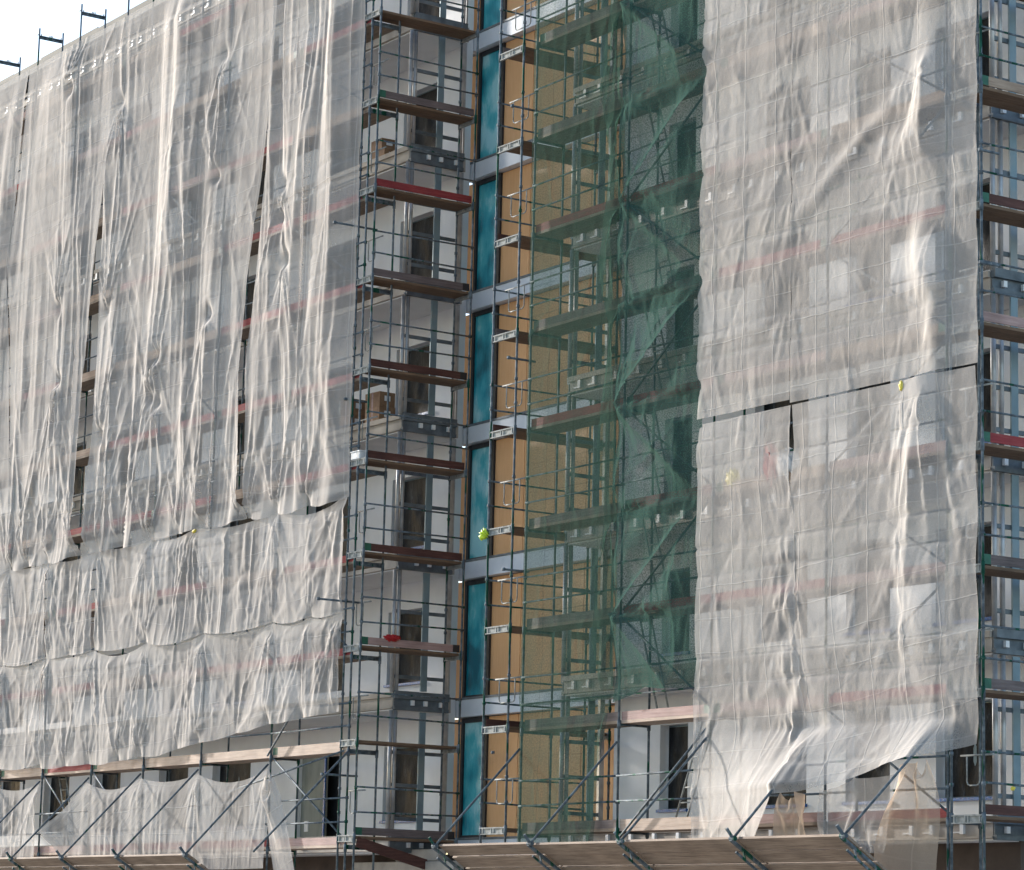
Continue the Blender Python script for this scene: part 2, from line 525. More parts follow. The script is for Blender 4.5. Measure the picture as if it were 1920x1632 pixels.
# balcony end posts, cladding strips and rails per storey
def end_frame(x, ys, strip_y, y0, y1, k, back):
    z0, z1 = FL[k] + 0.02, FL[k + 1] - 0.375
    for yy in ys:
        MB().tube((x, yy, z0), (x, yy, z1), 0.047, 12).build('post', 'post', B, smooth=True)
    MB().box((x + 0.02, strip_y, z0 + 0.05), (x + 0.055, strip_y + 0.16, z1 - 0.01)).build('cladding_strip', 'strip', B)
    for zz in (0.30, 1.02, 1.72):
        MB().box((x - 0.03, y0, z0 + zz), (x + 0.018, y1, z0 + zz + 0.075)).build('rail', 'beam', B)
    MB().box((x - 0.06, back - 0.17, z0), (x + 0.02, back - 0.11, z1)).box((x - 0.05, back - 0.09, z0), (x + 0.0, back - 0.04, z1)).build('rear_post', 'post', B)
for k in range(7):
    end_frame(-0.9, (1.36, 1.47), 2.06, 1.40, 2.74, k, WY - 0.02)
    if k < 6:
        end_frame(4.93, (1.80, 1.92), 2.40, 1.83, 2.74, k, WY - 0.02)
    end_frame(17.3, (1.84, 2.02), 2.20, 1.83, 2.74, k, WY - 0.02)
    MB().box((17.0, WY, FL[k]), (17.24, WY + 0.3, FL[k + 1] - 0.38)).build('pilaster', 'black', B)

# recessed stair section: orange boards, filmed glazing, white bands
for k in range(7):
    z0, z1 = FL[k] + 0.02, FL[k + 1] - 0.42
    ob = MB()
    xs = [-1.62, -1.22]
    ob.box((-1.62, 3.45, z0), (-1.26, 3.55, z1))
    xa = -0.22
    for xb in (0.93, 2.10, 3.27, 4.44, 5.6):
        ob.box((xa, 3.45, z0), (xb - 0.02, 3.55, z1))
        xa = xb
    ob.build('wood_cladding', 'orange', B)
    f = MB()
    f.box((-1.257, 3.40, z0), (-1.17, 3.52, z1)).box((-0.33, 3.40, z0), (-0.223, 3.52, z1)).box((-1.17, 3.41, z1 - 0.10), (-0.33, 3.52, z1)).box((-1.17, 3.41, z0), (-0.33, 3.52, z0 + 0.06))
    w = f.build('stair_glazing', 'black', B)
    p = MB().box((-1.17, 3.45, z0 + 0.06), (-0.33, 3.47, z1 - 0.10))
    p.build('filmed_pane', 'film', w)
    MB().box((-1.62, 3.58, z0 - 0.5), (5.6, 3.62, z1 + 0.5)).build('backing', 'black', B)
for k in range(8):
    z = FL[k]
    MB().box((-1.45, 3.26, z - 0.40), (5.3, 3.57, z - 0.03)).build('white_band', 'fascia', B)
    MB().box((-1.45, 3.24, z - 0.027), (5.3, 3.57, z + 0.02)).build('band_flashing', 'beam', B)

# roof and base
rf = MB()
rr = random.Random(3)
x = -34.0
while x < -0.6:
    w = rr.uniform(1.1, 2.3)
    h = rr.uniform(-0.02, 0.035)
    rf.box((x, 1.12, 21.80), (min(x + w, -0.6), 12, 22.08 + h))
    x += w
rf.build('roof', 'roof', B)
MB().box((-34, 1.08, 21.755), (-0.6, 1.16, 21.795)).build('eaves_trim', 'alu', B)
MB().box((4.9, 1.5, 21.47), (17.4, 12, 21.8)).build('roof', 'roof', B)
bs = MB()
bs.box((-34, 2.2, -3.9), (-1.0, 3.4, -0.27)).box((-1.0, 3.2, -3.9), (5.2, 3.6, -0.33)).box((5.2, 2.4, -3.9), (17.3, 3.4, -0.27))
bs.build('basement_wall', 'base', B)

# ------------------------------------------------------------------ scaffolds
def knob(mb, p, r=0.045, h=0.09):
    mb.tube((p[0], p[1], p[2] - h / 2), (p[0], p[1], p[2] + h / 2), r, 8)

def transom_x(mb, x0, x1, y, z):
    """slotted U head of a frame running along x"""
    mb.box((x0, y - 0.028, z - 0.008), (x1, y + 0.028, z + 0.018))
    mb.box((x0, y - 0.028, z - 0.125), (x1, y + 0.028, z - 0.105))
    mb.box((x0, y - 0.004, z - 0.105), (x1, y + 0.004, z - 0.008))
    for q in (0.08, 0.44, 0.54, 0.92):
        xx = x0 + (x1 - x0) * q
        mb.box((xx - 0.016, y - 0.024, z - 0.105), (xx + 0.016, y - 0.0045, z - 0.008))

def transom_y(mb, x, y0, y1, z):
    mb.box((x - 0.026, y0, z - 0.012), (x + 0.026, y1, z + 0.018))
    mb.box((x - 0.026, y0, z - 0.075), (x + 0.026, y1, z - 0.055))
    mb.box((x - 0.005, y0, z - 0.055), (x + 0.005, y1, z - 0.012))

def run(name, label, xs, yo, yi, zoff, levels, ztop, toes, seed, deckmat, rail_rows, topframe=None, rails_bays=True, zmin=-3.88):
    rnd = random.Random(seed)
    xs = sorted(xs)
    T = thing(name, (xs[0], yo, -3.9), label, 'scaffold')
    for x in xs:
        f = MB()
        f.tube((x, yo, zmin), (x, yo, ztop)).tube((x, yi, zmin), (x, yi, ztop))
        for L in levels:
            z = 2 * L + zoff
            transom_y(f, x, yo + 0.024, yi - 0.024, z)
            for dz in (0.5, 1.0):
                knob(f, (x, yo, z + dz), 0.04, 0.06)
            knob(f, (x, yo, z - 0.05), 0.036, 0.16)
            knob(f, (x, yi, z - 0.05), 0.036, 0.16)
        if topframe:
            transom_y(f, x, yo + 0.024, yi - 0.024, topframe)
            f.tube((x - 0.13, yo, topframe + 0.06), (x + 0.02, yo, topframe + 0.06), 0.014)
            for fr in (0.08, 0.44, 0.5, 0.56, 0.92):
                yy = yo + (yi - yo) * fr
                f.box((x - 0.01, yy - 0.01, topframe + 0.018), (x + 0.01, yy + 0.01, topframe + 0.07))
        f.build('frame', 'steel_green', T, smooth=True)
    for L in levels:
        z = 2 * L + zoff
        for i, (a, b) in enumerate(zip(xs, xs[1:])):
            dk = MB()
            w = (yi - yo - 0.06) / 2
            for q in range(2):
                y0 = yo + 0.03 + q * w
                dk.box((a + 0.03, y0, z - 0.035), (b - 0.03, y0 + w - 0.012, z + 0.022))
            D = dk.build('deck', deckmat(L, i), T)
            tm = toes(L, i, rnd)
            if tm:
                t = MB()
                off = rnd.uniform(0, 0.012)
                t.box((a + 0.04, yo - 0.002 + 0.034, z + 0.024), (b - 0.04, yo + 0.062, z + 0.175 + off))
                TB = t.build('toe_board', tm, D)
                if rnd.random() < 0.4:
                    e = rnd.choice((a + 0.038, b - 0.24))
                    MB().box((e, yo + 0.029, z + 0.022), (e + 0.2, yo + 0.0315, z + 0.178)).build('painted_end', 'paint_green', D)
    if rail_rows:
        for L in levels:
            for dz in (0.5, 1.0):
                z = 2 * L + zoff + dz
                r_ = MB()
                for a, b in zip(xs, xs[1:]):
                    r_.tube((a, yo - 0.03, z + rnd.uniform(-.015, .015)), (b, yo - 0.03, z + rnd.uniform(-.015, .015)), 0.019)
                r_.build('guard_rail', 'steel', T, smooth=True)
    else:
        for L in levels:
            for a, b in zip(xs, xs[1:]):
                for dz in (0.5, 1.0):
                    z = 2 * L + zoff + dz
                    MB().tube((a, yo - 0.035, z + rnd.uniform(-.02, .02)), (b, yo - 0.035, z + rnd.uniform(-.02, .02)), 0.0195).build('guard_rail', 'steel_green', T, smooth=True)
    return T

def brace(T, p, q, mt='steel'):
    return MB().tube(p, q, 0.022).build('diagonal_brace', mt, T, smooth=True)

XL = [-0.35, -3.68, -6.95, -9.85, -12.65, -15.47, -18.1, -20.9, -23.7, -26.5, -29.3, -32.1]
def toes_left(L, i, r):
    # bays are counted from the far end of the run here
    if L <= 1:
        return 'red_x' if (L == 1 and i == 6) or (L == 0 and i in (7, 8, 9)) else 'pink_x' if L == 0 else 'pale_x'
    return r.choice(['red_x', 'red_x', 'wood_x', 'pink_x', 'red_x', 'wood_x'])
left = run('facade_scaffold', 'long green and grey frame scaffold behind the beige nets of the left wing', XL, 0.0, 0.7, -0.2, range(0, 11), 22.16, toes_left, 11,
           lambda L, i: 'pale_x' if L <= 1 else 'deck_x', True, topframe=21.94)
XS = sorted(XL)
for (bay, L) in ((6, 0), (10, 0), (10, 2), (10, 4), (10, 6), (10, 8), (8, 3), (8, 5), (8, 7), (5, 2), (5, 4), (5, 6), (7, 0), (4, 5), (9, 2)):
    a, b = XS[bay], XS[bay + 1]
    brace(left, (a + 0.05, 0.03, 2 * L + 1.75), (b - 0.05, 0.03, 2 * L - 0.1))
brace(left, (XS[10], -0.09, 1.8), (-0.70, -0.09, 4.35))
brace(left, (-6.6, -0.05, 0.9), (-0.4, -0.09, 1.78))

XR = [5.28, 8.51, 11.30, 14.48, 17.53]
def toes_right(L, i, r):
    tbl = {0: {6: 'red_x', 4: 'red_x', 1: 'grey_x', 0: 'grey_x', 8: 'grey_x', 7: 'grey_x', 5: 'grey_x', 3: 'grey_x', 2: 'grey_x'},
           1: {8: 'wood_x', 7: 'wood_x', 6: 'red_x', 5: 'grey_x', 4: 'red_x', 3: 'red_x', 2: 'red_x', 1: 'pink_x', 0: 'pale_x'}}
    if i in tbl and L in tbl[i]:
        return tbl[i][L]
    if L == 0:
        return 'red_x' if i == 3 else 'pink_x'
    return r.choice(['red_x', 'pink_x', 'wood_x', 'red_x'])
right = run('facade_scaffold', 'green frame scaffold behind the green net and the big beige nets of the right wing', XR, 0.59, 1.29, 0.0, range(0, 10), 20.2, toes_right, 5,
            lambda L, i: 'pale_x' if (L <= 1 and i == 1) or (L == 8 and i == 1) else 'deck_x', False)
for L in range(0, 9):
    a, b = 8.51, 11.30
    if L % 2 == 0:
        brace(right, (a, 0.635, 2 * L + (0.1)), (b, 0.635, 2 * L + 1.95), 'steel_green') if L not in (0, 2, 4) else None
    if L in (1, 3, 5, 7):
        brace(right, (a, 0.635, 2 * L + 1.95), (b, 0.635, 2 * L + 0.1), 'steel_green')
brace(right, (8.53, 0.635, 4.1), (11.28, 0.635, 6.0), 'steel_green')
brace(right, (8.53, 0.635, 8.1), (11.28, 0.635, 10.0), 'steel_green')
for L in (0, 2, 4, 6):
    brace(right, (14.5, 0.635, 2 * L + 1.9), (17.5, 0.635, 2 * L + 0.1))
    brace(right, (14.5, 0.635, 2 * L + 2.1), (17.5, 0.635, 2 * L + 3.9))
brace(right, (8.55, 0.52, -0.25), (11.28, 0.52, 1.75))

def tower(name, label, x0, x1, y0, y1, zoff, levels, toes, side, seed, ztop, ug, tie):
    rnd = random.Random(seed)
    T = thing(name, ((x0 + x1) / 2, y0, -3.9), label, 'scaffold')
    for y in (y0, y1):
        for x in (x0, x1):
            f = MB()
            f.tube((x, y, -3.88), (x, y, ztop))
            for L in levels:
                z = 2 * L + zoff
                knob(f, (x, y, z - 0.05), 0.034, 0.2)
                for dz in (0.5, 1.0):
                    knob(f, (x, y, z + dz), 0.036, 0.06)
            f.build('standard', 'steel_green', T, smooth=True)
        for L in levels:
            f = MB()
            transom_x(f, x0 + 0.024, x1 - 0.024, y, 2 * L + zoff)
            f.build('transom', 'alu', T)
    for L in levels:
        z = 2 * L + zoff
        w = (x1 - x0 - 0.06) / 2
        dk = MB()
        for q in range(2):
            xx = x0 + 0.03 + q * w
            dk.box((xx, y0 + 0.035, z - 0.05), (xx + w - 0.014, y1 - 0.035, z + 0.0))
        D = dk.build('deck', 'deck_y', T)
        t = toes.get(L)
        xe = x1 if side > 0 else x0
        if t:
            s = -side
            TB = MB().box((xe + s * 0.030, y0 + 0.03, z + 0.022), (xe + s * 0.058, y1 - 0.03, z + 0.18)).build('toe_board', t, D)
            if rnd.random() < 0.6:
                MB().box((xe + s * 0.0265, y0 + 0.028, z + 0.02), (xe + s * 0.0292, y0 + 0.2, z + 0.182)).build('painted_end', rnd.choice(('paint_green', 'black', 'paint_green')), D)
            if rnd.random() < 0.5:
                MB().box((xe + s * 0.0265, y1 - 0.2, z + 0.02), (xe + s * 0.0292, y1 - 0.03, z + 0.182)).build('painted_end', 'black', D)
        for dz in (0.5, 1.0):
            MB().tube((xe + side * 0.035, y0 - 0.02, z + dz + rnd.uniform(-.02, .02)), (xe + side * 0.035, y1 + 0.03, z + dz + rnd.uniform(-.02, .02)), 0.019).build('guard_rail', 'steel_green', T, smooth=True)
        # hooped end guard
        if ug:
            xa, xb, yy = ug
            zt = z + 0.97
            c = 0.07
            pts = [(xa + .14, yy, zt), (xa + .14, yy, zt - .48 + c), (xa + .14 + c * .3, yy, zt - .48 + c * .3), (xa + .14 + c, yy, zt - .48), (xb - .2 - c, yy, zt - .48), (xb - .2 - c * .3, yy, zt - .48 + c * .3), (xb - .2, yy, zt - .48 + c), (xb - .2, yy, zt)]
            u = MB().path(pts, 0.0125)
            u.tube((xa, yy, zt), (xb + .12, yy, zt), 0.0165)
            u.build('end_guard', 'alu', T, smooth=True)
    for (x, ya, yb, z) in tie:
        c = MB().tube((x, ya, z), (x, yb, z), 0.0235)
        knob(c, (x, ya + 0.04, z), 0.034, 0.06)
        c.build('tie_tube', 'steel', T, smooth=True)
    return T

TL = tower('corner_scaffold', 'narrow scaffold tower with dark red toe boards round the open corner of the left wing', -0.66, 0.0, 0.0, 2.54, 0.0, range(0, 11),
      {8: 'grey_y', 7: 'red_y', 6: 'grey_y', 5: 'maroon_y', 4: 'maroon_y', 3: 'maroon_y', 2: 'pink_y', 0: 'grey_y', 10: 'maroon_y'}, 1, 21, 22.2, (-0.94, -0.32, 0.35),
      [(-0.70, -0.62, 0.5, 13.22), (-0.70, -0.2, 0.4, 9.36), (-0.70, -0.7, 0.4, 4.98), (-0.70, -0.45, 0.45, 1.28)])
TM = tower('corner_scaffold', 'slim scaffold tower with pale brackets between the teal window and the green net', 3.86, 4.74, 0.62, 3.1, 0.10, range(0, 10),
      {6: 'maroon_y', 4: 'maroon_y', 1: 'maroon_y', 8: 'grey_y', 5: 'grey_y'}, -1, 22, 20.4, (4.02, 4.92, 0.78),
      [(4.78, 0.3, 1.0, 14.75), (4.78, 0.36, 1.05, 9.5), (4.78, 0.36, 1.0, 5.2), (4.2, 0.6, 0.62, 1.6)])
TR = tower('corner_scaffold', 'scaffold tower at the right edge with brown plank decks beside the white wall', 17.60, 18.35, 0.60, 3.1, 0.04, range(0, 9),
      {6: 'wood_y', 5: 'maroon_y', 4: 'pink_y', 3: 'red_y', 2: 'grey_y', 1: 'grey_y', 0: 'maroon_y'}, 1, 23, 19.0, (17.66, 18.3, 0.75),
      [(18.4, 0.5, 0.95, 10.9), (18.4, 0.5, 0.95, 9.0)])

# ladders between the decks of the right wing scaffold
def ladder(p0, p1, label, wid=0.34, ax='x'):
    p0, p1 = Vector(p0), Vector(p1)
    T = thing('ladder', p0, label, 'ladder', 'ladders inside the scaffolding')
    w = Vector((wid, 0, 0)) if ax == 'x' else Vector((0, wid, 0))
    for s in (0, 1):
        MB().tube(p0 + w * s, p1 + w * s, 0.019).build('rail', 'alu', T, smooth=True)
    r_ = MB()
    n = int((p1 - p0).length / 0.28)
    for i in range(n):
        c = p0.lerp(p1, (i + 0.6) / n)
        r_.tube(c, c + w, 0.013)
    r_.build('rung', 'alu', T, smooth=True)
    return T
nm = {1: 'just above the bare white wall at the foot of the green net', 2: 'beside the blue taped window low in the green net', 3: 'in the fourth storey up of the green net',
      4: 'below the middle of the green net', 5: 'at mid height behind the green net', 6: 'behind the green net above its middle', 7: 'high behind the green net near the top', 8: 'at the very top behind the green net'}
for L in range(1, 9):
    ladder((9.28, 0.95, 2 * L + 0.03), (8.62, 0.95, 2 * L + 2.0), 'grey aluminium ladder ' + nm[L])
ladder((9.76, 0.95, 0.03), (10.62, 0.95, 1.95), 'grey ladder leaning right in the open bay below the green net')
ladder((-14.5, 0.4, -0.15), (-15.35, 0.4, 1.8), 'slanting ladder at the lower left between two pieces of net', 0.4)

# ------------------------------------------------------------------ protective fans at the foot
def fan(label, xs, yo, yb, xtop, za, seed, x0, x1):
    T = thing('catch_fan', ((x0 + x1) / 2, yb, -1.2), label, 'catch platform', 'plank catch fans at the foot of the scaffolds')
    for x, xt in zip(xs, xtop):
        MB().tube((x, yo, za), (xt, yb, 1.62), 0.024).build('support_pole', 'steel', T, smooth=True)
        b = MB()
        e = (x, yb - 0.02, za - 1.22)
        b.bar((x - 0.03, yo - 0.02, za - 0.02), (x - 0.03, e[1], e[2]), 0.045, 0.07, (1, 0, 0))
        b.bar((x + 0.02, yo + 0.05, za - 0.22), (x + 0.02, e[1] - 0.1, e[2] - 0.12), 0.035, 0.035, (1, 0, 0))
        for q in (0.12, 0.35, 0.6, 0.85):
            pa = Vector((x - 0.03, yo, za)).lerp(Vector(e), q)
            b.bar(pa, pa + Vector((0.05, 0.02, -0.2 + 0.05 * q)), 0.02, 0.03, (1, 0, 0))
        b.tube((x - 0.02, yo - 0.12, za + 0.16), (x, yo + 0.03, za - 0.03), 0.03)
        b.tube((x - 0.07, yo, za), (x + 0.07, yo, za), 0.04)
        b.build('bracket', 'steel_green', T)
    rnd = random.Random(seed)
    ed = sorted(set([x0] + list(xs) + [x1]))
    dy, dz = (yb - yo), -1.2
    n = 6
    for a, b in zip(ed, ed[1:]):
        if b - a < 0.3:
            continue
        for q in range(n):
            f0, f1 = q / n, (q + 0.88 + rnd.uniform(-.03, .03)) / n
            p = MB()
            t = 0.045
            nn = Vector((0, -dz, dy)).normalized() * t
            k = len(p.v)
            sag = rnd.uniform(-0.012, 0.012)
            for xx in (a + 0.02 + rnd.uniform(0, .03), b - 0.02):
                for (f, up) in ((f0, 0), (f1, 0), (f1, 1), (f0, 1)):
                    v = Vector((xx, yo + 0.05 + dy * f, za - 0.03 + dz * f + sag)) + nn * (up + 0.6)
                    p.v.append(tuple(v))
            p.f += [(3, 2, 1, 0), (4, 5, 6, 7), (0, 1, 5, 4), (1, 2, 6, 5), (2, 3, 7, 6), (3, 0, 4, 7)]
            p.build('plank', 'fan_x', T)
    return T
fan('row of sloping tan planks on green brackets below the right wing', [5.28, 8.51, 11.30, 14.45, 17.25], -1.36, 0.55, [5.28, 8.51, 11.30, 14.48, 17.50], -0.34, 1, 5.2, 17.25)
fan('row of sloping tan planks on poles below the left wing', [-3.68, -6.95, -9.85, -12.65, -15.47, -18.1, -20.9][::1], -2.02, -0.06, [-3.68, -6.95, -9.85, -12.65, -15.47, -18.1, -20.9], -0.42, 2, -22, -3.5)
MB_ = MB().tube((-0.66, -2.02, -0.40), (-0.30, -0.02, 1.78), 0.024)
MB_.build('support_pole', 'steel', left, smooth=True)

# ------------------------------------------------------------------ debris nets: small position based cloth solver
def relax(P, rh, rhc, rv, pin, pos, iters, grav, ymin, ymax, zlo, zhi, bendk, wind=None, stiff=()):
    rd = np.sqrt(rh * rh + rv * rv)
    def con(a, b, rest, k):
        d = b - a
        Ln = np.sqrt((d * d).sum(-1, keepdims=True)) + 1e-9
        c = d * (0.5 * k * (Ln - rest) / Ln)
        a += c
        b -= c
    for it in range(iters):
        P[..., 2] -= grav
        if wind is not None:
            P[..., 1] += wind
        for s in (0, 1):
            n = (P.shape[1] - s) // 2 * 2 + s
            con(P[:, s:n:2], P[:, s + 1:n:2], rhc[None, s:n - 1:2, None], 1.0)
            n = (P.shape[0] - s) // 2 * 2 + s
            con(P[s:n:2], P[s + 1:n:2], rv, 1.0)
        con(P[:-1:2, :-1], P[1::2, 1:] if P.shape[0] % 2 == 0 else P[1::2, 1:], rd, 0.15)
        con(P[:-1:2, 1:], P[1::2, :-1], rd, 0.15)
        if P.shape[0] > 3:
            n = (P.shape[0] - 1) // 2 * 2 + 1
            con(P[1:n - 1:2, :-1], P[2:n:2, 1:], rd, 0.15)
            con(P[1:n - 1:2, 1:], P[2:n:2, :-1], rd, 0.15)
        if bendk:
            for s in range(4):
                a = P[:, s:-2:4]
                b = P[:, s + 2::4][:, :a.shape[1]]
                d = b - a
                Ln = np.sqrt((d * d).sum(-1, keepdims=True)) + 1e-9
                c = d * (0.5 * bendk * np.minimum(Ln - 1.86 * rh, 0) / Ln)
                a += c
                b -= c
        for st in stiff:
            if P.shape[0] > st + 2:
                for s in range(0, 2 * st, max(1, st // 2)):
                    a = P[s:-st:2 * st]
                    b = P[s + st::2 * st][:a.shape[0]]
                    con(a[:b.shape[0]], b, rv * st, 0.35)
        P[pin[:, 0], pin[:, 1]] = pos
        P[..., 1] = np.clip(P[..., 1], ymin, ymax)
        P[..., 2] = np.clip(P[..., 2], zlo, zhi)
    return P

def upsample(P):
    nz, nx, _ = P.shape
    Q = np.empty((nz * 2 - 1, nx * 2 - 1, 3))
    Q[::2, ::2] = P
    Q[1::2, ::2] = 0.5 * (P[:-1] + P[1:])
    Q[:, 1::2] = 0.5 * (Q[:, :-2:2] + Q[:, 2::2])
    return Q

def sheet(name, m, label, group, corners, plane, slack, pins, step=0.06, seed=1, iters=(160, 120, 60), fold=0.05, wl=(0.45, 0.9), out=0.32, inn=-0.06, grav=1.0, wind=0.0, rails=(), solids=(), cat='debris net', vslack=1.015, lean=0.0, stiff=(), nlev=3, vary=0.0, lowout=None):
    """corners: functions giving left x, right x for a height and bottom z, top z for an x fraction.
    pins: (u, v, (x, y, z) or None) with u, v in 0..1"""
    rs = np.random.RandomState(seed)
    xl, xr, zb, zt = corners
    W_ = xr(0.5) - xl(0.5)
    H_ = zt(0.5) - zb(0.5)
    c0 = step * 2 ** (nlev - 1)
    nx = max(2, int(round(W_ / c0))) + 1
    nz = max(2, int(round(H_ / c0))) + 1
    def rest(u, v):
        zz = zb(u) + (zt(u) - zb(u)) * v
        return xl(v) + (xr(v) - xl(v)) * u, zz
    U, V = np.meshgrid(np.linspace(0, 1, nx), np.linspace(0, 1, nz))
    X = np.vectorize(lambda u, v: rest(u, v)[0])(U, V)
    Z = np.vectorize(lambda u, v: rest(u, v)[1])(U, V)
    Y = np.full_like(X, plane - 0.06)
    for _ in range(7):
        k = 2 * math.pi / rs.uniform(max(wl[0], c0 * 2.3), max(wl[1], c0 * 3.2))
        Y -= fold * rs.uniform(0.4, 1) * np.sin(k * (X + lean * (Z - Z.mean()) * rs.uniform(-1, 1)) + rs.uniform(0, 6.28) + rs.uniform(-1.2, 1.2) * V) * (0.35 + 0.65 * rs.rand())
    Y += fold * 0.5 * rs.randn(*Y.shape) * 0.3
    P = np.stack([X, Y, Z], -1)
    var = 1 + vary * rs.uniform(-1, 1, max(4, int(W_ / 0.55)))
    for lev in range(3 - nlev, 3):
        nz, nx = P.shape[:2]
        rh = W_ * slack / (nx - 1)
        rv = H_ * vslack / (nz - 1)
        idx, pos = [], []
        for (u, v, t) in pins:
            j, i = int(round(v * (nz - 1))), int(round(u * (nx - 1)))
            if t is None:
                x_, z_ = rest(u, v)
                t = (x_, plane - 0.07, z_)
            idx.append((j, i))
            pos.append(t)
        idx = np.array(idx)
        pos = np.array(pos)
        U, V = np.meshgrid(np.linspace(0, 1, nx), np.linspace(0, 1, nz))
        X0 = np.vectorize(lambda u, v: rest(u, v)[0])(U, V)
        Z0 = np.vectorize(lambda u, v: rest(u, v)[1])(U, V)
        yx = np.full((nz, nx), plane + inn)
        for xs_ in solids:
            yx = np.where(np.abs(X0 - xs_) < 0.07 + 0.06 / (lev + 1), plane - 0.075, yx)
        for zr in rails:
            yx = np.where(np.abs(Z0 - zr) < 0.05 + 0.06 / (lev + 1), plane - 0.07, yx)
        pymin = np.full((nz, nx), plane - out)
        if lowout:
            pymin = np.where(Z0 < lowout[0], plane - lowout[1] * np.clip((lowout[0] - Z0) / lowout[2], 0, 1) - out, pymin)
        for (j, i), p_ in ():
            r0 = 3 * 2 ** lev
            js, is_ = slice(max(0, j - r0), j + r0 + 1), slice(max(0, i - r0), i + r0 + 1)
            if p_[1] < plane - out:
                pymin[:, :] = np.minimum(pymin, p_[1] - 0.1)
        wd = None
        if wind:
            wd = wind * np.sin(U * W_ * 1.1 + seed) * np.sin(V * H_ * 0.6 + seed * 2.0) * 0.01 / (1 + lev)
        if lev > 3 - nlev:
            P[..., 1] += rs.randn(nz, nx) * 0.003
        zlo = np.full((nz, nx), Z0.min() - 0.9)
        rhc = rh * np.interp(np.linspace(0, 1, nx - 1), np.linspace(0, 1, len(var)), var)
        P = relax(P, rh, rhc, rv, idx, pos, iters[lev], 0.0006 * grav / 2 ** lev, pymin, yx, zlo, Z0.max(), 0.35, wd, stiff)
        if lev < 2:
            P = upsample(P)
    nz, nx = P.shape[:2]
    me = bpy.data.meshes.new(name)
    nv, nf = nz * nx, (nz - 1) * (nx - 1)
    me.vertices.add(nv)
    root = P[-1, nx // 2].copy()
    me.vertices.foreach_set('co', (P - root).reshape(-1))
    q = (np.arange(nz - 1)[:, None] * nx + np.arange(nx - 1)[None, :]).reshape(-1)
    faces = np.stack([q, q + 1, q + nx + 1, q + nx], -1)
    me.loops.add(nf * 4)
    me.loops.foreach_set('vertex_index', faces.reshape(-1).astype(np.int32))
    me.polygons.add(nf)
    me.polygons.foreach_set('loop_start', np.arange(0, nf * 4, 4, dtype=np.int32))
    me.polygons.foreach_set('use_smooth', np.ones(nf, dtype=bool))
    uvl = me.uv_layers.new(name='cloth')
    U, V = np.meshgrid(np.linspace(0, W_ * slack, nx), np.linspace(0, H_, nz))
    o_ = rs.uniform(0, 40, 2)
    uvv = np.stack([U + o_[0], V + o_[1]], -1).reshape(-1, 2)
    uvl.data.foreach_set('uv', uvv[faces.reshape(-1)].reshape(-1))
    me.update()
    me.validate()
    me.materials.append(M[m])
    o = bpy.data.objects.new(name, me)
    o.location = root
    COL.objects.link(o)
    tag(o, label, cat, group)
    return o, P

def lin(pts):
    xs_, ys_ = zip(*pts)
    return lambda t: float(np.interp(t, xs_, ys_))
def const(c):
    return lambda t: c
def top_pins(n, every=1.0):
    return [(i / n, 1.0, None) for i in range(n + 1)]

def vnoise(x, z, seed):
    """smooth 2-D value noise in -1..1"""
    tb = np.random.RandomState(seed).uniform(-1, 1, (64, 512))
    xi, zi = np.floor(x).astype(int), np.floor(z).astype(int)
    fx, fz = x - xi, z - zi
    fx = fx * fx * (3 - 2 * fx)
    fz = fz * fz * (3 - 2 * fz)
    g = lambda p, q: tb[(zi + q) % 64, (xi + p) % 512]
    return (g(0, 0) * (1 - fx) + g(1, 0) * fx) * (1 - fz) + (g(0, 1) * (1 - fx) + g(1, 1) * fx) * fz

